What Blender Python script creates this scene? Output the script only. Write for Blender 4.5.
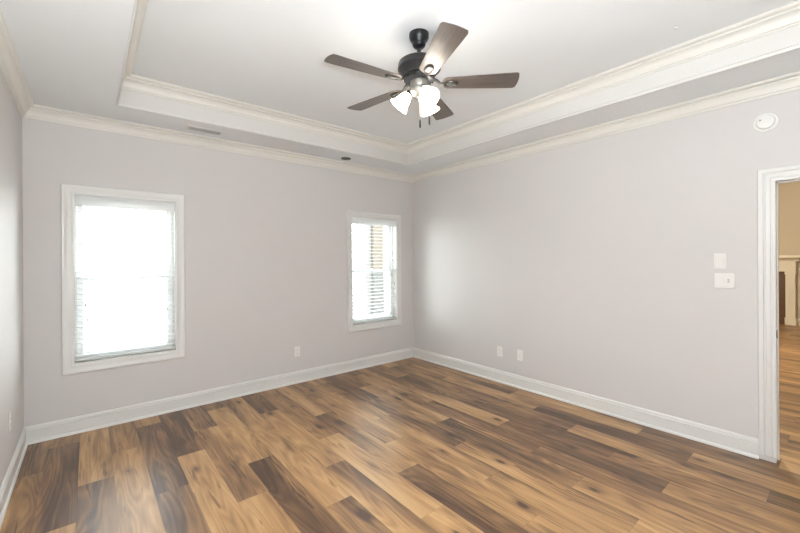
import bpy, bmesh, math, random
from mathutils import Vector, Matrix

# ------------------------------------------------------------------ scene, camera, world, lights
scene = bpy.context.scene
col = scene.collection
for o in list(bpy.data.objects):
    bpy.data.objects.remove(o)

EYE = 1.48
YAW, ROLL = 0.6917, -0.0056
cam_data = bpy.data.cameras.new('camera')
cam_data.sensor_width = 36.0
cam_data.lens = 36.0 * 376.28 / 800.0
cam_data.shift_y = -7.4 / 800.0
cam_data.clip_start = 0.02
cam = bpy.data.objects.new('camera', cam_data)
col.objects.link(cam)
c_, s_ = math.cos(YAW), math.sin(YAW)
xa, ya, za = Vector((c_, -s_, 0)), Vector((0, 0, 1)), Vector((-s_, -c_, 0))
right = math.cos(ROLL) * xa + math.sin(ROLL) * ya
up = -math.sin(ROLL) * xa + math.cos(ROLL) * ya
mw = Matrix((right, up, za)).transposed().to_4x4()
mw.translation = Vector((0, 0, EYE))
cam.matrix_world = mw
scene.camera = cam

scene.view_settings.view_transform = 'Standard'
scene.view_settings.look = 'None'
scene.view_settings.gamma = 1.0
scene.view_settings.exposure = 0.21
scene.view_settings.use_curve_mapping = False

SKY = 11.0            # bright overcast daylight outside the windows
FAN_LAMP = 18.0      # emission of the three frosted shades
FLASH = 62.0         # direct spill of the flash just above the lens
BOUNCE = 105.0       # added unseen fill lamp behind the lens, aimed at the ceiling
HALL_LAMP = 200.0    # warm ceiling lamp of the room beyond the door

world = bpy.data.worlds.new('overcast_sky')
scene.world = world
world.use_nodes = True
wn = world.node_tree.nodes['Background']
wn.inputs[0].default_value = (0.93, 0.97, 1.0, 1)
wn.inputs[1].default_value = SKY


def lamp(name, kind, loc, energy, color=(1, 1, 1), size=0.05):
    d = bpy.data.lights.new(name, kind)
    d.energy = energy
    d.color = color
    if kind == 'POINT':
        d.shadow_soft_size = size
    o = bpy.data.objects.new(name, d)
    o.location = loc
    col.objects.link(o)
    return o


lamp('camera_flash', 'POINT', (0.01, -0.03, EYE + 0.13), FLASH, (0.95, 1.0, 1.05), 0.04)
bf = lamp('bounce_fill', 'AREA', (0.04, -0.33, EYE + 0.02), BOUNCE, (0.94, 1.0, 1.05))  # unseen fill lamp, added to brighten the room off the ceiling
bf.data.shape = 'DISK'
bf.data.size = 0.40
bf.rotation_euler = Vector((0.0, 0.08, -1)).to_track_quat('Z', 'Y').to_euler()
lamp('living_room_lamp', 'POINT', (7.6, 1.6, 2.30), HALL_LAMP, (1.0, 0.86, 0.64), 0.15)

# ------------------------------------------------------------------ room dimensions
L, R, F, D = -0.406, 3.793, -0.62, 4.275
ZS, ZT = 2.74, 2.98
TL, TR, TF, TB = 0.178, 3.301, -0.115, 3.795
WALL, BACKWALL = 0.12, 0.17
WIN = {1: (-0.106, 0.672, 0.583, 2.064), 2: (2.704, 3.482, 0.583, 2.062)}
DOOR_HI, DOOR_LO, DOOR_Z = 0.362, -0.46, 2.028
HX = 11.9           # far wall of the room beyond the door
HF, HB = -1.6, 4.4
ZH = 3.5             # its higher ceiling


def portal(n):
    x0, x1, z0, z1 = WIN[n]
    d = bpy.data.lights.new('daylight_portal', 'AREA')
    d.shape = 'RECTANGLE'
    d.size, d.size_y = x1 - x0, z1 - z0
    d.cycles.is_portal = True
    o = bpy.data.objects.new('daylight_portal', d)
    o.location = ((x0 + x1) / 2, D + BACKWALL + 0.02, (z0 + z1) / 2)
    o.rotation_euler = (-math.pi / 2, 0, 0)
    col.objects.link(o)


portal(1)
portal(2)


# ------------------------------------------------------------------ materials
def mat(name, color, rough=0.5, metal=0.0, bump=0.0, bump_scale=200.0, spec=0.5, mottle=0.0):
    m = bpy.data.materials.new(name)
    m.use_nodes = True
    nt = m.node_tree
    b = nt.nodes['Principled BSDF']
    b.inputs['Base Color'].default_value = (*color, 1)
    b.inputs['Roughness'].default_value = rough
    b.inputs['Metallic'].default_value = metal
    b.inputs['Specular IOR Level'].default_value = spec
    tc = nt.nodes.new('ShaderNodeTexCoord')
    if bump:
        n = nt.nodes.new('ShaderNodeTexNoise')
        n.inputs['Scale'].default_value = bump_scale
        n.inputs['Detail'].default_value = 3
        nt.links.new(tc.outputs['Object'], n.inputs['Vector'])
        bp = nt.nodes.new('ShaderNodeBump')
        bp.inputs['Strength'].default_value = bump
        bp.inputs['Distance'].default_value = 0.002
        nt.links.new(n.outputs['Fac'], bp.inputs['Height'])
        nt.links.new(bp.outputs['Normal'], b.inputs['Normal'])
    if mottle:
        n2 = nt.nodes.new('ShaderNodeTexNoise')
        n2.inputs['Scale'].default_value = 6.0
        nt.links.new(tc.outputs['Object'], n2.inputs['Vector'])
        r = nt.nodes.new('ShaderNodeValToRGB')
        r.color_ramp.elements[0].color = (*[v * (1 - mottle) for v in color], 1)
        r.color_ramp.elements[1].color = (*[min(1, v * (1 + mottle)) for v in color], 1)
        nt.links.new(n2.outputs['Fac'], r.inputs['Fac'])
        nt.links.new(r.outputs['Color'], b.inputs['Base Color'])
    return m


def emit(name, color, strength):
    m = bpy.data.materials.new(name)
    m.use_nodes = True
    b = m.node_tree.nodes['Principled BSDF']
    b.inputs['Base Color'].default_value = (*color, 1)
    b.inputs['Emission Color'].default_value = (*color, 1)
    b.inputs['Emission Strength'].default_value = strength
    return m


def glass_mat():
    m = bpy.data.materials.new('window_glass')
    m.use_nodes = True
    nt = m.node_tree
    nt.nodes.clear()
    out = nt.nodes.new('ShaderNodeOutputMaterial')
    mix = nt.nodes.new('ShaderNodeMixShader')
    tr = nt.nodes.new('ShaderNodeBsdfTransparent')
    tr.inputs[0].default_value = (0.96, 0.98, 0.97, 1)
    gl = nt.nodes.new('ShaderNodeBsdfGlossy')
    gl.inputs['Roughness'].default_value = 0.02
    lw = nt.nodes.new('ShaderNodeLayerWeight')
    lw.inputs['Blend'].default_value = 0.15
    nt.links.new(lw.outputs['Fresnel'], mix.inputs[0])
    nt.links.new(tr.outputs[0], mix.inputs[1])
    nt.links.new(gl.outputs[0], mix.inputs[2])
    nt.links.new(mix.outputs[0], out.inputs[0])
    return m


def wood_floor_mat():
    m = bpy.data.materials.new('hickory_planks')
    m.use_nodes = True
    nt = m.node_tree
    N, K = nt.nodes, nt.links
    b = N['Principled BSDF']

    def node(t, **kw):
        n = N.new(t)
        for k, v in kw.items():
            setattr(n, k, v)
        return n

    def val(n, sock, v):
        if isinstance(v, (int, float)):
            n.inputs[sock].default_value = v
        else:
            K.new(v, n.inputs[sock])

    def math_(op, a, bb=0.0, cc=None, clamp=False):
        n = node('ShaderNodeMath', operation=op, use_clamp=clamp)
        val(n, 0, a)
        val(n, 1, bb)
        if cc is not None:
            val(n, 2, cc)
        return n.outputs[0]

    def smooth(v, a, bb, lo=0.0, hi=1.0):
        n = node('ShaderNodeMapRange', interpolation_type='SMOOTHSTEP')
        val(n, 'Value', v)
        n.inputs['From Min'].default_value = a
        n.inputs['From Max'].default_value = bb
        n.inputs['To Min'].default_value = lo
        n.inputs['To Max'].default_value = hi
        return n.outputs['Result']

    uv = node('ShaderNodeUVMap', uv_map='plank')
    sep = node('ShaderNodeSeparateXYZ')
    K.new(uv.outputs[0], sep.inputs[0])
    u, v = sep.outputs[0], sep.outputs[1]
    tone_a = node('ShaderNodeAttribute', attribute_name='tone')
    seed_a = node('ShaderNodeAttribute', attribute_name='seed')
    edge_a = node('ShaderNodeAttribute', attribute_name='plank_length')
    tone, seed, plen = tone_a.outputs['Fac'], seed_a.outputs['Fac'], edge_a.outputs['Fac']

    def coords(su, sv, off=0.0):
        n = node('ShaderNodeCombineXYZ')
        K.new(math_('MULTIPLY', u, su), n.inputs[0])
        K.new(math_('MULTIPLY', v, sv), n.inputs[1])
        K.new(math_('ADD', seed, off), n.inputs[2])
        return n.outputs[0]

    def noise(vec, scale=1.0, detail=3.0, rough=0.5, dist=0.0):
        n = node('ShaderNodeTexNoise')
        K.new(vec, n.inputs['Vector'])
        n.inputs['Scale'].default_value = scale
        n.inputs['Detail'].default_value = detail
        n.inputs['Roughness'].default_value = rough
        n.inputs['Distortion'].default_value = dist
        return n.outputs['Fac']

    heart = noise(coords(8.0, 0.95), 1.0, 2.5, 0.55, 0.3)           # heartwood / sapwood patches
    rings = noise(coords(6.0, 0.60, 17.0), 1.0, 1.5, 0.45, 0.2)    # contour lines = cathedral grain
    ring_lines = math_('SINE', math_('MULTIPLY', rings, 110.0))
    fibre = noise(coords(150.0, 5.0, 31.0), 1.0, 3.0, 0.6)
    streak = noise(coords(24.0, 1.3, 47.0), 1.0, 3.5, 0.6, 0.5)

    t = math_('ADD', tone, math_('MULTIPLY', math_('SUBTRACT', heart, 0.5), 1.5))
    t = math_('ADD', t, math_('MULTIPLY', ring_lines, 0.085))
    t = math_('ADD', t, math_('MULTIPLY', math_('SUBTRACT', fibre, 0.5), 0.16))
    t = math_('ADD', t, math_('MULTIPLY', math_('SUBTRACT', streak, 0.5), 0.62))
    # sharp dark mineral streaks
    ms = smooth(streak, 0.615, 0.65)
    t = math_('SUBTRACT', t, math_('MULTIPLY', ms, 0.36))
    # knots
    vo = node('ShaderNodeTexVoronoi', feature='F1')
    kv = coords(9.5, 4.2, 0.0)
    K.new(kv, vo.inputs['Vector'])
    vo.inputs['Scale'].default_value = 0.62
    vo.inputs['Randomness'].default_value = 1.0
    sepc = node('ShaderNodeSeparateColor')
    K.new(vo.outputs['Color'], sepc.inputs[0])
    pick = math_('GREATER_THAN', sepc.outputs[0], 0.40)
    wob = math_('ADD', vo.outputs['Distance'], math_('MULTIPLY', math_('SUBTRACT', fibre, 0.5), 0.10))
    halo = math_('MULTIPLY', smooth(wob, 0.05, 0.30, 1.0, 0.0), pick)
    core = math_('MULTIPLY', smooth(wob, 0.04, 0.14, 1.0, 0.0), pick)
    t = math_('SUBTRACT', t, math_('MULTIPLY', halo, 0.30))
    t = math_('SUBTRACT', t, math_('MULTIPLY', core, 0.65))

    ramp = node('ShaderNodeValToRGB')
    K.new(t, ramp.inputs['Fac'])
    cr = ramp.color_ramp
    cr.elements[0].position = 0.0
    cr.elements[0].color = (0.072, 0.036, 0.019, 1)
    cr.elements[1].position = 1.0
    cr.elements[1].color = (0.53, 0.330, 0.158, 1)
    for p, c in ((0.22, (0.138, 0.073, 0.036)), (0.45, (0.248, 0.137, 0.062)), (0.72, (0.405, 0.233, 0.100))):
        e = cr.elements.new(p)
        e.color = (*c, 1)
    # joints between planks
    e1 = math_('LESS_THAN', u, 0.0013)
    e2 = math_('GREATER_THAN', u, 0.1877)
    e3 = math_('LESS_THAN', v, 0.0013)
    e4 = math_('GREATER_THAN', v, math_('SUBTRACT', plen, 0.0013))
    joint = math_('MAXIMUM', math_('MAXIMUM', e1, e2), math_('MAXIMUM', e3, e4))
    mix = node('ShaderNodeMix', data_type='RGBA')
    K.new(math_('MULTIPLY', joint, 0.35), mix.inputs['Factor'])
    K.new(ramp.outputs[0], mix.inputs['A'])
    mix.inputs['B'].default_value = (0.05, 0.03, 0.018, 1)
    K.new(mix.outputs['Result'], b.inputs['Base Color'])
    K.new(smooth(fibre, 0.3, 0.7, 0.34, 0.42), b.inputs['Roughness'])
    b.inputs['Specular IOR Level'].default_value = 0.62
    bp = node('ShaderNodeBump')
    bp.inputs['Strength'].default_value = 0.12
    bp.inputs['Distance'].default_value = 0.001
    K.new(math_('SUBTRACT', fibre, math_('MULTIPLY', joint, 1.0)), bp.inputs['Height'])
    K.new(bp.outputs['Normal'], b.inputs['Normal'])
    return m


def blade_wood_mat():
    m = bpy.data.materials.new('fan_blade_walnut')
    m.use_nodes = True
    nt = m.node_tree
    b = nt.nodes['Principled BSDF']
    tc = nt.nodes.new('ShaderNodeTexCoord')
    mp = nt.nodes.new('ShaderNodeMapping')
    mp.inputs['Scale'].default_value = (3, 60, 1)
    nt.links.new(tc.outputs['Object'], mp.inputs['Vector'])
    n = nt.nodes.new('ShaderNodeTexNoise')
    n.inputs['Scale'].default_value = 1.0
    n.inputs['Detail'].default_value = 4
    nt.links.new(mp.outputs[0], n.inputs['Vector'])
    r = nt.nodes.new('ShaderNodeValToRGB')
    r.color_ramp.elements[0].position = 0.3
    r.color_ramp.elements[0].color = (0.068, 0.054, 0.046, 1)
    r.color_ramp.elements[1].position = 0.7
    r.color_ramp.elements[1].color = (0.125, 0.100, 0.084, 1)
    nt.links.new(n.outputs['Fac'], r.inputs['Fac'])
    nt.links.new(r.outputs[0], b.inputs['Base Color'])
    b.inputs['Roughness'].default_value = 0.33
    return m


M = {}
M['wall'] = mat('wall_paint', (0.665, 0.642, 0.628), 0.56, bump=0.05, bump_scale=260, spec=0.42)
M['ceiling'] = mat('ceiling_paint', (0.845, 0.862, 0.868), 0.85, bump=0.04, bump_scale=220, spec=0.2)
M['trim'] = mat('white_trim_paint', (0.765, 0.76, 0.735), 0.32, bump=0.01, bump_scale=60)
M['crown'] = mat('crown_trim_paint', (0.775, 0.755, 0.70), 0.4, bump=0.01, bump_scale=60)
M['fascia'] = mat('fascia_paint', (0.70, 0.69, 0.66), 0.45, bump=0.01, bump_scale=60)
M['sash'] = mat('white_vinyl', (0.88, 0.90, 0.90), 0.35, mottle=0.01)
M['blind'] = mat('white_blind_slat', (0.92, 0.92, 0.91), 0.45, mottle=0.01)
nt_ = M['blind'].node_tree
tl_ = nt_.nodes.new('ShaderNodeBsdfTranslucent')
tl_.inputs[0].default_value = (0.92, 0.93, 0.93, 1)
mx_ = nt_.nodes.new('ShaderNodeMixShader')
mx_.inputs[0].default_value = 0.38
nt_.links.new(nt_.nodes['Principled BSDF'].outputs[0], mx_.inputs[1])
nt_.links.new(tl_.outputs[0], mx_.inputs[2])
nt_.links.new(mx_.outputs[0], nt_.nodes['Material Output'].inputs[0])
M['cord'] = mat('blind_cord', (0.70, 0.66, 0.58), 0.7, mottle=0.03)
M['tassel'] = mat('tan_tassel', (0.42, 0.34, 0.24), 0.5, mottle=0.05)
M['plastic'] = mat('white_plastic', (0.84, 0.83, 0.80), 0.3, mottle=0.01)
M['slot'] = mat('dark_slot', (0.10, 0.10, 0.10), 0.5, mottle=0.05)
M['grey'] = mat('grey_plastic', (0.34, 0.34, 0.33), 0.5, mottle=0.03)
M['black_metal'] = mat('matte_black_metal', (0.010, 0.010, 0.011), 0.32, 0.0, spec=0.3, mottle=0.1)
M['bronze'] = mat('dark_bronze', (0.03, 0.027, 0.024), 0.32, 0.6, mottle=0.1)
M['nickel_lit_black'] = mat('nickel_and_lit_black', (0.20, 0.195, 0.18), 0.42, 0.6, mottle=0.05)  # nickel for small parts; on the switch housing, black greyed as if lit
M['shade'] = emit('frosted_glass_shade', (1.0, 0.93, 0.82), FAN_LAMP)
M['bulb'] = emit('lit_bulb', (1.0, 0.93, 0.82), FAN_LAMP)
M['glass'] = glass_mat()
M['floor'] = wood_floor_mat()
M['blade'] = blade_wood_mat()
M['living_wall'] = mat('living_room_paint', (0.62, 0.56, 0.46), 0.6, bump=0.05, bump_scale=260, spec=0.3)
M['mantel'] = mat('cream_mantel_paint', (0.80, 0.76, 0.66), 0.4, bump=0.01, bump_scale=60)
M['post'] = mat('porch_post_paint', (0.112, 0.098, 0.084), 0.6, mottle=0.05)
M['post_pale'] = mat('porch_pale_paint', (0.16, 0.16, 0.16), 0.6, mottle=0.05)
M['post_grey'] = mat('screen_dimmed_post', (0.085, 0.09, 0.095), 0.6, mottle=0.05)  # grey stands in for the dimming of a half insect screen
M['concrete'] = mat('pale_concrete', (0.55, 0.55, 0.53), 0.8, mottle=0.06)
M['duct'] = mat('pale_duct', (0.58, 0.58, 0.56), 0.6, mottle=0.03)
M['recess'] = mat('dark_baffle', (0.05, 0.042, 0.035), 0.5, mottle=0.1)


def brown_tile():
    m = mat('brown_tile', (0.16, 0.075, 0.035), 0.4)
    nt = m.node_tree
    br = nt.nodes.new('ShaderNodeTexBrick')
    br.inputs['Color1'].default_value = (0.13, 0.062, 0.030, 1)
    br.inputs['Color2'].default_value = (0.105, 0.052, 0.026, 1)
    br.inputs['Mortar'].default_value = (0.12, 0.07, 0.04, 1)
    br.inputs['Scale'].default_value = 5.0
    tc = nt.nodes.new('ShaderNodeTexCoord')
    mp = nt.nodes.new('ShaderNodeMapping')
    mp.inputs['Rotation'].default_value = (0, math.pi / 2, math.pi / 2)
    nt.links.new(tc.outputs['Object'], mp.inputs['Vector'])
    nt.links.new(mp.outputs[0], br.inputs['Vector'])
    nt.links.new(br.outputs['Color'], nt.nodes['Principled BSDF'].inputs['Base Color'])
    return m


M['tile'] = brown_tile()


# ------------------------------------------------------------------ mesh helpers
class MB:
    def __init__(self):
        self.v, self.f = [], []

    def add(self, vs, fs, m=None):
        o = len(self.v)
        self.v += [tuple(m @ Vector(p)) if m is not None else tuple(p) for p in vs]
        self.f += [tuple(i + o for i in f) for f in fs]
        return self

    def box(self, x0, x1, y0, y1, z0, z1, m=None):
        vs = [(x0, y0, z0), (x1, y0, z0), (x1, y1, z0), (x0, y1, z0),
              (x0, y0, z1), (x1, y0, z1), (x1, y1, z1), (x0, y1, z1)]
        fs = [(3, 2, 1, 0), (4, 5, 6, 7), (0, 1, 5, 4), (1, 2, 6, 5), (2, 3, 7, 6), (3, 0, 4, 7)]
        return self.add(vs, fs, m)

    def lathe(self, prof, n=40, m=None, cap0=True, cap1=True):
        vs, fs = [], []
        for r, z in prof:
            for k in range(n):
                a = 2 * math.pi * k / n
                vs.append((r * math.cos(a), r * math.sin(a), z))
        for i in range(len(prof) - 1):
            for k in range(n):
                a, b = i * n + k, i * n + (k + 1) % n
                fs.append((a, b, b + n, a + n))
        if cap0:
            fs.append(tuple(reversed(range(n))))
        if cap1:
            fs.append(tuple(range((len(prof) - 1) * n, len(prof) * n)))
        return self.add(vs, fs, m)

    def tube(self, pts, r, n=10):
        pts = [Vector(p) for p in pts]
        vs, fs = [], []
        for i, p in enumerate(pts):
            d = (pts[min(i + 1, len(pts) - 1)] - pts[max(i - 1, 0)]).normalized()
            a = d.cross(Vector((0, 0, 1)))
            if a.length < 1e-3:
                a = d.cross(Vector((1, 0, 0)))
            a.normalize()
            b = d.cross(a)
            rr = r[i] if isinstance(r, (list, tuple)) else r
            for k in range(n):
                t = 2 * math.pi * k / n
                vs.append(p + rr * (math.cos(t) * a + math.sin(t) * b))
        for i in range(len(pts) - 1):
            for k in range(n):
                q, w = i * n + k, i * n + (k + 1) % n
                fs.append((q, w, w + n, q + n))
        fs.append(tuple(reversed(range(n))))
        fs.append(tuple(range((len(pts) - 1) * n, len(pts) * n)))
        return self.add(vs, fs)

    def prism(self, outline, z0, z1, m=None):
        n = len(outline)
        vs = [(x, y, z0) for x, y in outline] + [(x, y, z1) for x, y in outline]
        fs = [tuple(reversed(range(n))), tuple(range(n, 2 * n))]
        fs += [(i, (i + 1) % n, n + (i + 1) % n, n + i) for i in range(n)]
        return self.add(vs, fs, m)

    def loft(self, rows, closed_rows=True):
        """rows: list of equal-length point lists, joined one to the next; rows are closed profiles"""
        n = len(rows[0])
        vs = [p for r in rows for p in r]
        fs = []
        for i in range(len(rows) - 1):
            for k in range(n if closed_rows else n - 1):
                a, b = i * n + k, i * n + (k + 1) % n
                fs.append((a, b, b + n, a + n))
        if closed_rows:
            fs.append(tuple(reversed(range(n))))
            fs.append(tuple(range((len(rows) - 1) * n, len(rows) * n)))
        return self.add(vs, fs)

    def build(self, name, material, parent=None, smooth=False, bevel=0.0, loc=None, seg=2):
        me = bpy.data.meshes.new(name)
        me.from_pydata([tuple(p) for p in self.v], [], self.f)
        bm = bmesh.new()
        bm.from_mesh(me)
        bmesh.ops.remove_doubles(bm, verts=bm.verts, dist=1e-6)
        bmesh.ops.recalc_face_normals(bm, faces=bm.faces)
        bm.to_mesh(me)
        bm.free()
        me.materials.append(material)
        if smooth:
            for p in me.polygons:
                p.use_smooth = True
            try:
                me.set_sharp_from_angle(angle=math.radians(38))
            except Exception:
                pass
        o = bpy.data.objects.new(name, me)
        col.objects.link(o)
        if parent is not None:
            o.parent = parent
        if loc:
            o.location = loc
        if bevel:
            md = o.modifiers.new('bevel', 'BEVEL')
            md.width = bevel
            md.segments = seg
            md.limit_method = 'ANGLE'
        return o


def tag(o, label, cat, group=None):
    o['label'] = label
    o['category'] = cat
    if group:
        o['group'] = group
    return o


def structure(o):
    o['kind'] = 'structure'
    return o


def empty(name, loc, rz=0.0):
    o = bpy.data.objects.new(name, None)
    o.location = loc
    o.rotation_euler = (0, 0, rz)
    o.empty_display_size = 0.05
    col.objects.link(o)
    return o


def copy_tree(o, parent=None):
    c = o.copy()
    col.objects.link(c)
    if parent is not None:
        c.parent = parent
    for ch in list(o.children):
        copy_tree(ch, c)
    return c


# ------------------------------------------------------------------ floor: one mesh of individually toned planks
PW, PL, PX0 = 0.189, 1.235, -0.06
JOINT = {'A': 0.345, 'B': 0.782, 'C': 1.17}
# tone of a plank at (left near, right near, left far, right far); 0 dark, 1 pale
TONE = {
    (-2, 1): (.5, .45, .55, .5), (-2, 2): (.5, .4, .55, .5),
    (-1, 2): (.4, .1, .35, .12), (-1, 3): (.65, .55, .6, .6),
    (0, 1): (.12, .3, .1, .2), (0, 2): (.8, .7, .72, .78),
    (1, 1): (.5, .62, .32, .62), (1, 2): (.4, .3, .45, .4),
    (2, 1): (.15, .35, .2, .22), (2, 2): (.15, .18, .2, .15), (2, 3): (.7, .7, .7, .7),
    (3, 1): (.85, .78, .85, .9), (3, 2): (.25, .2, .22, .2),
    (4, 0): (.85, .8, .85, .8), (4, 1): (.5, .72, .6, .75), (4, 2): (.75, .15, .7, .2),
    (5, 1): (.08, .5, .05, .3), (5, 2): (.72, .65, .65, .7), (5, 3): (.4, .4, .4, .4),
    (6, 0): (.7, .1, .6, .1), (6, 1): (.75, .85, .85, .72), (6, 2): (.7, .6, .6, .5),
    (7, 0): (.9, .3, .75, .4), (7, 1): (.62, .7, .6, .66), (7, 2): (.1, .2, .1, .2),
    (8, 1): (.9, .9, .85, .85), (8, 2): (.65, .25, .6, .35), (8, 3): (.5, .5, .5, .5),
    (9, 0): (.2, .1, .15, .22), (9, 1): (.65, .5, .15, .25), (9, 2): (.6, .7, .6, .6),
    (10, 0): (.6, .8, .75, .62), (10, 1): (.7, .7, .7, .6), (10, 2): (.45, .4, .45, .4),
    (11, 0): (.72, .7, .7, .65), (11, 1): (.8, .42, .8, .55), (11, 2): (.75, .7, .42, .5),
    (12, 0): (.9, .4, .8, .35), (12, 1): (.42, .4, .55, .3), (12, 2): (.15, .25, .15, .2),
    (13, -1): (.9, .45, .82, .6), (13, 0): (.55, .62, .05, .15), (13, 1): (.65, .6, .65, .6),
    (14, 0): (.7, .35, .28, .42), (14, 1): (.6, .28, .3, .3), (14, 2): (.65, .6, .6, .6),
    (15, -1): (.3, .75, .75, .7), (15, 0): (.35, .5, .38, .42), (15, 1): (.75, .7, .6, .6), (15, 2): (.5, .4, .5, .4),
    (16, -1): (.7, .6, .35, .55), (16, 0): (.1, .15, .2, .2), (16, 1): (.15, .3, .2, .3), (16, 2): (.6, .5, .6, .6),
    (17, -1): (.35, .3, .35, .3), (17, 0): (.75, .3, .82, .4), (17, 1): (.15, .1, .3, .25), (17, 2): (.5, .2, .2, .3),
    (18, -1): (.75, .6, .8, .68), (18, 0): (.18, .28, .08, .15), (18, 1): (.65, .5, .7, .6), (18, 2): (.6, .5, .6, .5),
    (19, -1): (.6, .62, .15, .1), (19, 0): (.75, .7, .75, .7), (19, 1): (.2, .25, .6, .5), (19, 2): (.6, .5, .6, .5),
}


def make_floor():
    rnd = random.Random(11)
    verts, faces, uvs, tones, seeds, lens = [], [], [], [], [], []
    k0, k1 = -3, int((HX + 0.1 - PX0) / PW) + 1
    xmin, xmax, ymin, ymax = L - 0.05, HX + 0.05, HF - 0.05, HB + 0.05
    for k in range(k0, k1):
        cls = 'BCA'[k % 3]
        xa_, xb = PX0 + PW * k, PX0 + PW * (k + 1)
        for r in range(-3, 5):
            y0 = JOINT[cls] + PL * r
            y1 = y0 + PL
            rr = [min(1, max(0, rnd.gauss(0.5, 0.28))) for _ in range(2)]
            sd = rnd.uniform(0, 500)
            if (k, r) in TONE:
                t = TONE[(k, r)]
            else:
                if k > 19:
                    rr = [0.22 + 0.65 * q for q in rr]
                t = (rr[0], rr[1], rr[0] + rnd.uniform(-.15, .15), rr[1] + rnd.uniform(-.15, .15))
            ca, cb = max(xa_, xmin), min(xb, xmax)
            a, b = max(y0, ymin), min(y1, ymax)
            if b - a < 0.002 or cb - ca < 0.002:
                continue
            i = len(verts)
            verts += [(ca, a, 0), (cb, a, 0), (cb, b, 0), (ca, b, 0)]
            faces.append((i, i + 1, i + 2, i + 3))
            def tn(x, y):
                p, q = (x - xa_) / PW, (y - y0) / PL
                return (t[0] * (1 - p) + t[1] * p) * (1 - q) + (t[2] * (1 - p) + t[3] * p) * q
            for x, y in ((ca, a), (cb, a), (cb, b), (ca, b)):
                uvs.append((x - xa_, y - y0))
                tones.append(0.5 + (tn(x, y) - 0.525) * 0.90)
            seeds.append(sd)
            lens.append(PL)
    # underside and rim so that the slab has thickness
    me = bpy.data.meshes.new('floor')
    nt = len(faces)
    i = len(verts)
    verts += [(xmin, ymin, -0.1), (xmax, ymin, -0.1), (xmax, ymax, -0.1), (xmin, ymax, -0.1),
              (xmin, ymin, -0.001), (xmax, ymin, -0.001), (xmax, ymax, -0.001), (xmin, ymax, -0.001)]
    faces += [(i + 3, i + 2, i + 1, i), (i, i + 1, i + 5, i + 4), (i + 1, i + 2, i + 6, i + 5),
              (i + 2, i + 3, i + 7, i + 6), (i + 3, i, i + 4, i + 7)]
    me.from_pydata(verts, [], faces)
    me.uv_layers.new(name='plank')
    me.attributes.new('tone', 'FLOAT', 'CORNER')
    me.attributes.new('seed', 'FLOAT', 'FACE')
    me.attributes.new('plank_length', 'FLOAT', 'FACE')
    ul = me.uv_layers['plank']
    ta, sa, la = me.attributes['tone'], me.attributes['seed'], me.attributes['plank_length']
    for j, (uvv, tt) in enumerate(zip(uvs, tones)):
        ul.data[j].uv = uvv
        ta.data[j].value = tt
    for j in range(nt):
        sa.data[j].value = seeds[j]
        la.data[j].value = lens[j]
    me.materials.append(M['floor'])
    o = bpy.data.objects.new('floor', me)
    col.objects.link(o)
    structure(o)


make_floor()

# ------------------------------------------------------------------ walls
w = MB()
w.box(L - WALL, L, F - WALL, D + BACKWALL, 0, ZS + 0.02)
structure(w.build('wall_left', M['wall']))

w = MB()
w.box(L, R + WALL, F - WALL, F, 0, ZS + 0.02)
structure(w.build('wall_front', M['wall']))

w = MB()
xs = [L] + [v for n in (1, 2) for v in WIN[n][:2]] + [R]
Y0, Y1 = D, D + BACKWALL
w.box(xs[0], xs[1], Y0, Y1, 0, ZS + 0.02)
w.box(xs[2], xs[3], Y0, Y1, 0, ZS + 0.02)
w.box(xs[4], xs[5] + WALL, Y0, Y1, 0, ZS + 0.02)
for n in (1, 2):
    x0, x1, z0, z1 = WIN[n]
    w.box(x0, x1, Y0, Y1, 0, z0)
    w.box(x0, x1, Y0, Y1, z1, ZS + 0.02)
structure(w.build('wall_back', M['wall']))

w = MB()
w.box(R, R + WALL, DOOR_HI, D, 0, ZS + 0.02)
w.box(R + .01, R + WALL, F, HB, ZS + 0.30, ZH)
w.box(R, R + WALL, F, DOOR_LO, 0, ZS + 0.02)
w.box(R, R + WALL, DOOR_LO, DOOR_HI, DOOR_Z, ZS + 0.02)
structure(w.build('wall_right', M['wall']))

# ------------------------------------------------------------------ ceiling with its tray
w = MB()
T = 0.30
w.box(L - WALL, TL, F - WALL, D + BACKWALL, ZS, ZS + T)
w.box(TR, R + WALL, F - WALL, D + BACKWALL, ZS, ZS + T)
w.box(TL, TR, F - WALL, TF, ZS, ZS + T)
w.box(TL, TR, TB, D + BACKWALL, ZS, ZS + T)
w.box(TL, TR, TF, TB, ZT, ZS + T)
structure(w.build('ceiling', M['ceiling']))


def ring(prof, x0, x1, y0, y1):
    """profile points (inset, z) swept round the inside of a rectangle with mitred corners"""
    b = MB()
    n = len(prof)
    corners = []
    for d, z in prof:
        corners.append([(x0 + d, y0 + d, z), (x1 - d, y0 + d, z), (x1 - d, y1 - d, z), (x0 + d, y1 - d, z)])
    vs = [corners[i][k] for k in range(4) for i in range(n)]
    fs = []
    for k in range(4):
        q = (k + 1) % 4
        for i in range(n):
            j = (i + 1) % n
            fs.append((k * n + i, k * n + j, q * n + j, q * n + i))
    b.add(vs, fs)
    return b


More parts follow.
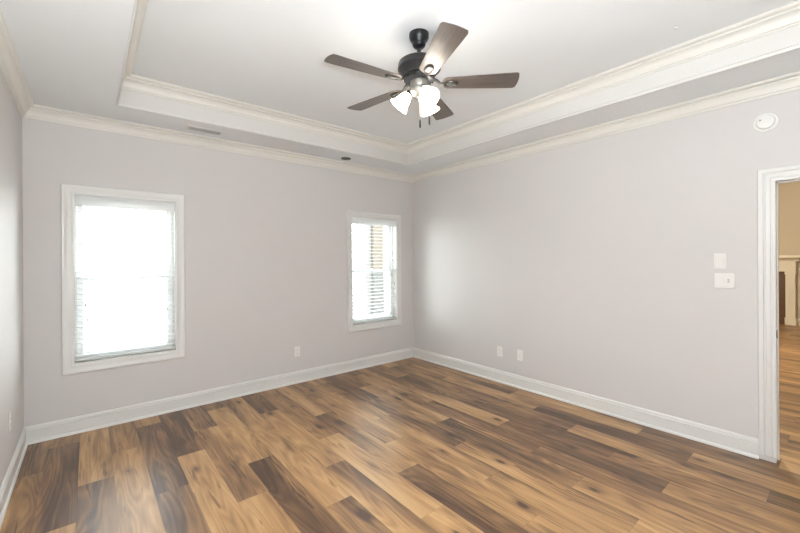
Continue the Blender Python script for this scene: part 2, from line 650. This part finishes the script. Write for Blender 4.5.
crown = [(0, 2.640), (.012, 2.640), (.014, 2.652), (.014, 2.656), (.024, 2.658), (.026, 2.668), (.036, 2.688), (.050, 2.702),
         (.058, 2.706), (.058, 2.718), (.070, 2.720), (.080, 2.728), (.084, 2.732), (.084, ZS), (0, ZS)]
structure(ring([(d * .88, z) for d, z in crown], L, R, F, D).build('trim_1', M['crown'], smooth=True))
tray_crown = [(0, 2.878), (.014, 2.878), (.014, 2.890), (.022, 2.892), (.026, 2.902), (.026, 2.908), (.036, 2.926), (.056, 2.942),
              (.066, 2.946), (.066, 2.958), (.080, 2.960), (.090, 2.967), (.094, 2.972), (.094, ZT), (0, ZT)]
structure(ring(tray_crown, TL, TR, TF, TB).build('trim_2', M['crown'], smooth=True))
# white board lining the tray's upright with a rounded lip at the bottom
fascia = [(0, ZS - .006), (.012, ZS - .006), (.015, ZS), (.015, ZS + .014), (.011, ZS + .019), (.005, ZS + .021), (.005, 2.882), (0, 2.882)]
structure(ring(fascia, TL, TR, TF, TB).build('trim_3', M['fascia'], smooth=True))

# ------------------------------------------------------------------ baseboards
base = [(0, 0), (.025, 0), (.025, .011), (.019, .019), (.013, .021), (.013, .104), (.016, .106), (.016, .112), (.009, .115), (.009, .122),
        (.012, .124), (.010, .134), (.003, .142), (0, .142)]


def run(name, a, b, axis, wall, sign, ma=0.0, mb=0.0, material=None, prof=base):
    """profile run along axis from a to b on the plane wall, sticking out by sign; ma/mb mitre the ends"""
    rows = []
    for t, mm in ((a, ma), (b, mb)):
        rr = []
        for d, z in prof:
            s = t + mm * d
            rr.append((s, wall + sign * d, z) if axis == 'x' else (wall + sign * d, s, z))
        rows.append(rr)
    o = MB().loft(rows).build(name, material or M['trim'], smooth=True)
    return structure(o)


run('baseboard_back', L, R, 'x', D, -1, 1, -1)
run('baseboard_right', 0.4525, D, 'y', R, -1, 0, -1)
run('baseboard_left', F, D, 'y', L, 1, 1, -1)
run('baseboard_front', L, R, 'x', F, 1, 1, -1)

# ------------------------------------------------------------------ windows


def frame_loft(b, prof, x0, x1, z0, z1, y, ydir=-1):
    """picture-frame moulding: profile points (outset from opening, thickness towards the room)"""
    n = len(prof)
    vs, fs = [], []
    for k in range(4):
        for d, t in prof:
            cx_ = (x0 - d, x1 + d, x1 + d, x0 - d)[k]
            cz_ = (z0 - d, z0 - d, z1 + d, z1 + d)[k]
            vs.append((cx_, y + ydir * t, cz_))
    for k in range(4):
        q = (k + 1) % 4
        for i in range(n):
            j = (i + 1) % n
            fs.append((k * n + i, k * n + j, q * n + j, q * n + i))
    b.add(vs, fs)


def rect_frame(b, x0, x1, z0, z1, wl, wr, wb, wt, y0, y1):
    b.box(x0, x0 + wl, y0, y1, z0, z1)
    b.box(x1 - wr, x1, y0, y1, z0, z1)
    b.box(x0 + wl, x1 - wr, y0, y1, z0, z0 + wb)
    b.box(x0 + wl, x1 - wr, y0, y1, z1 - wt, z1)


CASE = [(-.004, 0), (-.004, .010), (.006, .013), (.010, .011), (.046, .014), (.052, .018), (.066, .018), (.070, .012), (.070, 0)]
ZM = 1.315
for n in (1, 2):
    x0, x1, z0, z1 = WIN[n]
    b = MB()
    frame_loft(b, CASE, x0, x1, z0, z1, D)
    rect_frame(b, x0, x1, z0, z1, .012, .012, .016, .012, D, D + BACKWALL)        # jamb liner and sill
    rect_frame(b, x0 + .012, x1 - .012, z0 + .016, z1 - .012, .016, .016, .02, .016, D + .075, D + BACKWALL)
    wobj = structure(b.build('window_%d' % n, M['trim'], smooth=True))
    fx0, fx1, fz0, fz1 = x0 + .029, x1 - .029, z0 + .037, z1 - .029
    for nm, a0, a1, ya_, wb, wt, ws in (('lower_sash', fz0, ZM + .02, D + .082, .052, .032, .042),
                                        ('upper_sash', ZM - .018, fz1, D + .122, .036, .045, .038)):
        s = MB()
        rect_frame(s, fx0, fx1, a0, a1, ws, ws, wb, wt, ya_, ya_ + .036)
        so = s.build(nm, M['sash'], wobj, bevel=.002)
        MB().box(fx0 + ws - .004, fx1 - ws + .004, ya_ + .016, ya_ + .020, a0 + wb - .004, a1 - wt + .004).build('glass_pane', M['glass'], so)
        if nm == 'lower_sash':
            MB().box((fx0 + fx1) / 2 - .03, (fx0 + fx1) / 2 + .03, ya_ - .004, ya_ + .03, a1 + .0005, a1 + .012).build('sash_lock', M['sash'], so, bevel=.003)

# ------------------------------------------------------------------ blinds


def make_blind(n, label, tassels):
    x0, x1, z0, z1 = WIN[n]
    cx_ = (x0 + x1) / 2
    zb = z0 + .016
    root = empty('window_blind', (cx_, D + .038, zb))
    tag(root, label, 'window blind', 'white horizontal blinds in the two windows')
    hw = (x1 - x0) / 2 - .016
    top = z1 - .012 - zb
    MB().box(-hw, hw, -.022, .028, top - .052, top - .002).build('headrail', M['blind'], root, bevel=.003)
    MB().box(-hw - .002, hw + .002, -.036, -.026, top - .092, top - .001).build('valance', M['blind'], root, bevel=.003)
    zr = .010
    MB().box(-hw, hw, -.025, .025, zr, zr + .018).build('bottom_rail', M['blind'], root, bevel=.004)
    zs0, zs1 = zr + .018 + .030, top - .095
    cnt = int((zs1 - zs0) / .0475) + 1
    prof = []
    for i in range(7):
        t = -1 + 2 * i / 6
        prof.append((t * .025, .003 * (1 - t * t)))
    tilt = math.radians(3)
    ct, st = math.cos(tilt), math.sin(tilt)
    pts = [(y, z + .0026) for y, z in prof] + [(y, z) for y, z in reversed(prof)]
    rows = [[(x, y * ct - z * st, y * st + z * ct) for y, z in pts] for x in (-hw, hw)]
    first = None
    for i in range(cnt):
        z = zs0 + (zs1 - zs0) * i / (cnt - 1)
        if first is None:
            first = MB().loft(rows).build('slat', M['blind'], root, smooth=True)
            s = first
        else:
            s = first.copy()
            col.objects.link(s)
            s.parent = root
        s.location = (0, 0, z)
    for x in (-hw * .72, hw * .72):
        c = MB()
        for y in (-.0275, .0275):
            c.box(x - .0008, x + .0008, y - .0006, y + .0006, zr + .01, top - .05)
        c.build('ladder_cord', M['blind'], root)
    for tx, tz in tassels:
        x, z = tx - cx_, tz - zb
        c = MB().tube([(x, -.034, top - .09), (x, -.034, z + .02)], .0009, 6).build('lift_cord', M['cord'], root)
        MB().lathe([(.002, .026), (.004, .022), (.006, .004), (.0065, -.004), (.005, -.010), (.002, -.012)], 14,
                   Matrix.Translation((x, -.034, z))).build('tassel', M['tassel'], c, smooth=True)


make_blind(1, 'white horizontal blind in the left window, nearer the left wall',
           [(-.020, 1.09), (-.010, .965), (.588, 1.005)])
make_blind(2, 'white horizontal blind in the right window beside the far corner, post behind it',
           [(2.815, 1.025), (3.440, 1.12)])

# ------------------------------------------------------------------ doorway
b = MB()
cas = [(-.004, 0), (-.004, .012), (.004, .016), (.012, .016), (.014, .010), (.022, .010), (.024, .016), (.046, .018), (.050, .011), (.058, .011), (.062, .020),
       (.076, .022), (.086, .022), (.0905, .016), (.0905, 0)]
for xw, sg in ((R, -1), (R + WALL, 1)):
    n = len(cas)
    vs, fs = [], []
    path = [('hi', 0.042), ('hi', DOOR_Z), ('lo', DOOR_Z), ('lo', 0.042)]
    for side, z in path:
        for d, t in cas:
            y = DOOR_HI + d if side == 'hi' else DOOR_LO - d
            vs.append((xw + sg * t, y, z + d if z > 1 else z))
    for k in range(3):
        for i in range(n):
            j = (i + 1) % n
            fs.append((k * n + i, k * n + j, (k + 1) * n + j, (k + 1) * n + i))
    fs.append(tuple(range(n)))
    fs.append(tuple(range(3 * n, 4 * n)))
    b.add(vs, fs)
JT = 0.004
b.box(R - .001, R + WALL + .001, DOOR_HI - JT, DOOR_HI, .030, DOOR_Z)
b.box(R - .001, R + WALL + .001, DOOR_LO, DOOR_LO + JT, .006, DOOR_Z)
b.box(R - .001, R + WALL + .001, DOOR_LO, DOOR_HI, DOOR_Z - JT, DOOR_Z)
b.box(R + .055, R + .085, DOOR_HI - JT - .006, DOOR_HI - JT, .006, DOOR_Z - JT)
b.box(R + .055, R + .085, DOOR_LO + JT, DOOR_LO + JT + .010, .006, DOOR_Z - JT)
b.box(R + .055, R + .085, DOOR_LO + JT, DOOR_HI - JT, DOOR_Z - JT - .010, DOOR_Z - JT)
door = structure(b.build('door_1', M['trim'], smooth=True))
sp = MB().box(R + .004, R + .036, DOOR_HI - JT - .003, DOOR_HI - JT + .0005, .895, .955)
sp.box(R - .006, R + .006, DOOR_HI - JT - .004, DOOR_HI - JT + .0005, .905, .945)
sp.build('strike_plate', M['black_metal'], door, bevel=.001)['label'] = 'black strike plate on the white door jamb'

# ------------------------------------------------------------------ the room beyond the door
XH = R + WALL
structure(MB().box(HX, HX + .12, HF, HB, 0, ZH).build('wall_far', M['living_wall']))
structure(MB().box(XH, HX, HB, HB + .12, 0, ZH).build('wall_living_left', M['living_wall']))
structure(MB().box(XH, HX, HF - .12, HF, 0, ZH).build('wall_living_right', M['living_wall']))
w = MB().box(XH - .06, XH, HF, F - WALL, 0, ZH).box(XH - .06, XH, F - WALL, F, ZS + .30, ZH)
structure(w.build('wall_living_near', M['living_wall']))
structure(MB().box(XH - .12, HX + .12, HF, HB, ZH, ZH + .1).build('ceiling_living', M['ceiling']))
run('baseboard_far', HF, 0.80, 'y', HX, -1, 0, 0, M['mantel'])

MY0, MY1 = 0.815, 2.75
fp = empty('fireplace', (HX, (MY0 + MY1) / 2, 0))
tag(fp, 'cream fireplace mantel with brown tile surround seen through the open doorway', 'fireplace')
oy = (MY0 + MY1) / 2


def fbox(name, material, x0, x1, y0, y1, z0, z1, bev=.004):
    return MB().box(x0, x1, y0 - oy, y1 - oy, z0, z1).build(name, material, fp, bevel=bev)


for y0, y1 in ((MY0, MY0 + .15), (MY1 - .15, MY1)):
    p = MB().box(-.16, -.002, y0 - oy, y1 - oy, .0, 1.16)
    p.box(-.175, -.002, y0 - oy - .012, y1 - oy + .012, 0, .15)
    p.box(-.172, -.002, y0 - oy - .010, y1 - oy + .010, 1.10, 1.16)
    for k in range(3):
        yy = y0 - oy + .035 + .04 * k
        p.box(-.166, -.15, yy - .010, yy + .010, .22, 1.04)
    p.build('pilaster', M['mantel'], fp, bevel=.003)
f = MB().box(-.17, -.002, MY0 - oy - .01, MY1 - oy + .01, 1.16, 1.40)
f.build('frieze', M['mantel'], fp, bevel=.004)
prof = [(-.02, 1.385), (-.18, 1.385), (-.185, 1.395), (-.19, 1.405), (-.20, 1.42), (-.225, 1.44), (-.245, 1.45), (-.25, 1.46), (-.02, 1.46)]
MB().loft([[(x, MY0 - oy - .06, z) for x, z in prof], [(x, MY1 - oy + .06, z) for x, z in prof]]).build('bed_moulding', M['mantel'], fp)
fbox('shelf', M['mantel'], -.30, -.002, MY0 - .11, MY1 + .11, 1.46, 1.515)
s = MB()
a0, a1 = MY0 + .15 - oy, MY1 - .15 - oy
s.box(-.09, -.002, a0, a0 + .30, 0, 1.16)
s.box(-.09, -.002, a1 - .30, a1, 0, 1.16)
s.box(-.09, -.002, a0 + .30, a1 - .30, .78, 1.16)
s.build('tile_surround', M['tile'], fp)
MB().box(-.012, -.001, a0 + .30, a1 - .30, 0, .78).build('firebox', M['recess'], fp)

# ------------------------------------------------------------------ ceiling fan
FX, FY = 1.706, 1.848
fan = empty('ceiling_fan', (FX, FY, ZT))
tag(fan, 'black ceiling fan with five dark blades and three lit bell shades on the tray ceiling', 'ceiling fan')


def z_(z):
    return z - ZT


MB().lathe([(.066, 0), (.066, -.010), (.064, -.026), (.058, -.042), (.046, -.054), (.043, -.061), (.045, -.066), (.042, -.078),
            (.032, -.090), (.020, -.096)], 48).build('canopy', M['black_metal'], fan, smooth=True)
MB().lathe([(.0135, -.100), (.0135, -.190)], 24).build('downrod', M['black_metal'], fan, smooth=True)
MB().lathe([(.018, -.150), (.030, -.156), (.032, -.170), (.060, -.176), (.100, -.182), (.126, -.188), (.137, -.196), (.140, -.204),
            (.140, -.226), (.143, -.230), (.143, -.238), (.137, -.244), (.122, -.258), (.114, -.268), (.100, -.280), (.060, -.284)],
           64).build('motor_housing', M['black_metal'], fan, smooth=True)
fly = MB().lathe([(.060, -.286), (.098, -.288), (.100, -.300), (.092, -.312), (.060, -.316)], 48)
for k in range(20):
    a = 2 * math.pi * k / 20
    fly.box(.088, .103, -.005, .005, -.310, -.290, Matrix.Rotation(a, 4, 'Z'))
fly.build('flywheel', M['black_metal'], fan, smooth=True)
MB().lathe([(.050, -.312), (.060, -.318), (.062, -.352), (.056, -.362), (.066, -.368), (.068, -.384), (.058, -.402), (.040, -.414),
            (.016, -.420), (.012, -.428), (.005, -.432)], 48).build('switch_housing', M['nickel_lit_black'], fan, smooth=True)  # housing is black; the bulbs' light on it is put into the grey

BLADE_Z = -.333
PITCH = math.radians(-10)


def blade_outline():
    pts = []
    r0, r1 = .150, .648
    w0, w1 = .056, .078
    for i in range(13):                       # round inner end
        a = math.pi / 2 + math.pi * i / 12
        pts.append((r0 + .045 + .045 * math.cos(a), w0 * math.sin(a)))
    n = 10
    for i in range(1, n):
        t = i / n
        pts.append((r0 + .045 + (r1 - .05 - r0 - .045) * t, -(w0 + (w1 - w0) * t)))
    rc = .26                                  # broad arc across the tip with eased corners
    half = math.asin((w1 - .008) / rc)
    pts.append((r1 - .030, -w1))
    pts.append((r1 - .022, -w1 + .002))
    for i in range(15):
        a = -half + 2 * half * i / 14
        pts.append((r1 - rc + rc * math.cos(a), rc * math.sin(a)))
    pts.append((r1 - .022, w1 - .002))
    pts.append((r1 - .030, w1))
    for i in range(1, n):
        t = 1 - i / n
        pts.append((r0 + .045 + (r1 - .05 - r0 - .045) * t, w0 + (w1 - w0) * t))
    return pts


def make_blade(angle):
    m = Matrix.Rotation(PITCH, 4, 'X')
    b = MB().prism(blade_outline(), -.003, .003, m).build('blade', M['blade'], fan, bevel=.0015)
    b.location = (0, 0, BLADE_Z)
    b.rotation_euler = (0, 0, angle)
    # iron: arm from the flywheel to an oval plate with a raised ring under the blade
    i_ = MB()
    i_.tube([(.085, 0, .030), (.115, 0, .020), (.140, 0, -.002), (.165, 0, -.007)], [.011, .009, .008, .009], 12)
    ov = [(.208 + .052 * math.cos(2 * math.pi * k / 32), .027 * math.sin(2 * math.pi * k / 32)) for k in range(32)]
    i_.prism(ov, -.0065, -.0025, m)
    rg = []
    for k in range(33):
        a = 2 * math.pi * k / 32
        rg.append(m @ Vector((.208 + .047 * math.cos(a), .023 * math.sin(a), -.0075)))
    i_.tube(rg, .0055, 8)
    i_.build('blade_iron', M['bronze'], b, smooth=True)
    sl = MB()
    for y in (-.0075, .0075):
        sl.box(.180, .236, y - .0042, y + .0042, -.0095, -.0060, m)
    sl.build('blade_iron_slot', M['nickel_lit_black'], b)
    return b


for k in range(5):
    make_blade(math.radians(28.0 + 72 * k))


def make_lamp_arm(az):
    ca, sa = math.cos(az), math.sin(az)
    def p(r, z):
        return (r * ca, r * sa, z)
    MB().tube([p(.045, -.380), p(.060, -.378), p(.072, -.384), p(.078, -.396)], .008, 12).build('lamp_arm', M['bronze'], fan, smooth=True)
    ax = Vector((.64 * ca, .64 * sa, -.77)).normalized()
    base_ = Vector(p(.066, -.388))
    q = Vector((0, 0, 1)).rotation_difference(ax).to_matrix().to_4x4()
    mm = Matrix.Translation(base_) @ q @ Matrix.Scale(.90, 4)
    MB().lathe([(.012, -.012), (.023, -.008), (.026, .004), (.026, .018), (.020, .020)], 28, mm).build('shade_holder', M['bronze'], fan, smooth=True)
    outer = [(.027, .016), (.034, .026), (.042, .044), (.047, .064), (.052, .086), (.060, .106), (.072, .122), (.075, .127)]
    inner = [(r - .003, z) for r, z in reversed(outer)]
    sh = MB().lathe(outer + inner, 40, mm, False, False)
    n = 40
    so = sh.build('lamp_shade', M['shade'], fan, smooth=True)
    MB().lathe([(.010, .018), (.013, .040), (.024, .062), (.029, .082), (.025, .100), (.012, .110), (.004, .112)], 24, mm).build('bulb', M['bulb'], so, smooth=True)


for a in (14, 134, 254):
    make_lamp_arm(math.radians(a))

for az, r, zend in ((-39.6, .004, -.625), (-39.6, .066, -.605)):
    a = math.radians(az)
    x, y = r * math.cos(a), r * math.sin(a)
    ch = MB().tube([(x, y, -.395), (x, y, zend + .04)], .0016, 6).build('pull_chain', M['nickel_lit_black'], fan)
    MB().lathe([(.002, .056), (.005, .050), (.0058, .008), (.004, 0)], 12, Matrix.Translation((x, y, zend))).build('chain_fob', M['black_metal'], ch, smooth=True)

# ------------------------------------------------------------------ ceiling fittings
vx, vy = .875, 4.022
v = MB()
hx, hy = .160, .072
for x0, x1, y0, y1 in ((-hx, hx, -hy, -hy + .018), (-hx, hx, hy - .018, hy), (-hx, -hx + .02, -hy + .018, hy - .018), (hx - .02, hx, -hy + .018, hy - .018)):
    v.box(x0, x1, y0, y1, -.006, 0)
vent = v.build('air_vent', M['plastic'], bevel=.002, loc=(vx, vy, ZS))
tag(vent, 'white rectangular louvred air vent in the lowered ceiling above the left window', 'air vent')
lv = MB()
nl = 20
for k in range(nl):
    x = -hx + .02 + (2 * hx - .04) * (k + .5) / nl
    lv.box(-.0008, .0008, -hy + .018, hy - .018, -.006, .006, Matrix.Translation((x, 0, -.004)) @ Matrix.Rotation(math.radians(38), 4, 'Y'))
lv.build('louvres', M['plastic'], vent)
MB().box(-hx + .02, hx - .02, -hy + .018, hy - .018, -.0015, -.0005).build('duct_opening', M['duct'], vent)

rl = MB().lathe([(.050, -.0006), (.062, -.0006), (.062, -.003), (.058, -.006), (.050, -.004)], 40, None, False, False).build('recessed_light', M['recess'], smooth=True, loc=(2.483, 4.044, ZS))
tag(rl, 'small round dark recessed fitting in the lowered ceiling left of the far corner', 'recessed light')
MB().lathe([(.051, -.001), (.051, -.003), (.040, -.004), (.010, -.0045)], 32).build('baffle', M['recess'], rl, smooth=True)

hk = MB().lathe([(.012, 0), (.012, -.003), (.008, -.006), (.002, -.007)], 20).build('ceiling_plug', M['trim'], smooth=True, loc=(2.964, .738, ZT))
tag(hk, 'tiny pale round plug on the raised tray ceiling right of the fan', 'ceiling plug')

# smoke detector on the right wall
sd = MB().lathe([(.069, 0), (.069, .008), (.064, .013), (.050, .014)], 48, Matrix.Rotation(-math.pi / 2, 4, 'Y')).build('smoke_detector', M['plastic'], smooth=True, loc=(R, .406, 2.457))
tag(sd, 'round white smoke detector high on the right wall above the doorway', 'smoke detector')
MB().lathe([(.052, .012), (.052, .022), (.047, .032), (.030, .036), (.004, .037)], 48, Matrix.Rotation(-math.pi / 2, 4, 'Y')).build('sensor_dome', M['plastic'], sd, smooth=True)
MB().lathe([(.006, .034), (.006, .038), (.002, .0385)], 16, Matrix.Translation((0, .026, .014)) @ Matrix.Rotation(-math.pi / 2, 4, 'Y')).build('indicator', M['grey'], sd, smooth=True)

# ------------------------------------------------------------------ wall plates
# each is built facing -Y in its own space, then turned to its wall


def plate(name, w_, h_, loc, rz):
    o = MB().box(-w_ / 2, w_ / 2, -.006, 0, -h_ / 2, h_ / 2).build(name, M['plastic'], bevel=.003, loc=loc)
    o.rotation_euler = (0, 0, rz)
    return o


def make_outlet(loc, rz, label):
    o = plate('wall_outlet', .074, .120, loc, rz)
    tag(o, label, 'wall outlet', 'white duplex outlets low on the walls')
    for z in (-.020, .020):
        pts = [(.0165 * max(-1, min(1, 1.25 * math.cos(t))), .0145 * math.sin(t)) for t in [2 * math.pi * k / 28 for k in range(28)]]
        r_ = MB().prism(pts, 0, .0025, Matrix.Translation((0, -.006, z)) @ Matrix.Rotation(math.pi / 2, 4, 'X')).build('receptacle', M['plastic'], o)
        s2 = MB()
        s2.box(-.0065, -.0045, -.0089, -.0084, z - .003, z + .006)
        s2.box(.0045, .0065, -.0089, -.0084, z - .002, z + .006)
        s2.box(-.002, .002, -.0089, -.0084, z - .010, z - .006)
        s2.build('slots', M['slot'], r_)
    MB().lathe([(.003, 0), (.003, .001), (.001, .0014)], 10, Matrix.Translation((0, -.006, 0)) @ Matrix.Rotation(math.pi / 2, 4, 'X')).build('screw', M['plastic'], o)
    return o


HALF = math.pi / 2
make_outlet((1.926, D, .377), 0, 'white duplex outlet low on the back wall between the two windows')
make_outlet((R, 2.712, .367), -HALF, 'white duplex outlet low on the right wall, the one nearer the far corner')
make_outlet((L, 3.548, .425), HALF, 'white duplex outlet low on the left wall near its back corner')

o = plate('cable_plate', .074, .120, (R, 2.436, .373), -HALF)
tag(o, 'white plate with one tall insert low on the right wall, right of the outlet', 'wall plate')
MB().box(-.0165, .0165, -.0095, -.006, -.0335, .0335).build('insert', M['plastic'], o, bevel=.001)
MB().box(-.010, .010, -.0102, -.0094, -.026, .026).build('insert_recess', M['trim'], o)

o = plate('dimmer_switch', .078, .120, (R, .666, 1.451), -HALF)
tag(o, 'upper white single switch plate on the right wall beside the doorway', 'light switch')
MB().box(-.0165, .0165, -.0095, -.006, -.0335, .0335).build('rocker', M['plastic'], o, bevel=.002)
MB().box(.020, .023, -.0085, -.006, -.020, .020).build('slider', M['plastic'], o)

o = plate('light_switch', .120, .118, (R, .641, 1.299), -HALF)
tag(o, 'lower white double switch plate with one toggle on the right wall beside the doorway', 'light switch')
MB().box(-.0395, -.0065, -.0095, -.006, -.0335, .0335).build('rocker', M['plastic'], o, bevel=.002)
t_ = MB().box(.018, .028, -.010, -.006, -.012, .012)
t_.build('toggle_slot', M['grey'], o)
MB().box(.0195, .0265, -.020, -.006, -.002, .009, Matrix.Rotation(math.radians(12), 4, 'X')).build('toggle', M['plastic'], o, bevel=.001)

# ------------------------------------------------------------------ outside
structure(MB().box(-14, 22, D + BACKWALL, 40, -.35, -.30).build('ground', M['concrete']))
PY = 6.2
pc = empty('porch_post', (4.49, PY, -.30))
tag(pc, 'square porch post standing outside behind the right window blind', 'post')
MB().box(-.125, .125, -.12, .12, 1.55, 3.3).build('shaft', M['post'], pc, bevel=.01)
MB().box(-.130, .130, -.125, .125, 0, 1.549).build('lower_post', M['post_grey'], pc, bevel=.01)  # lower post greyed to imitate the view through an insect screen
MB().box(-.275, -.131, -.05, .12, 0, 3.3).build('pale_board', M['post_pale'], pc, bevel=.01)
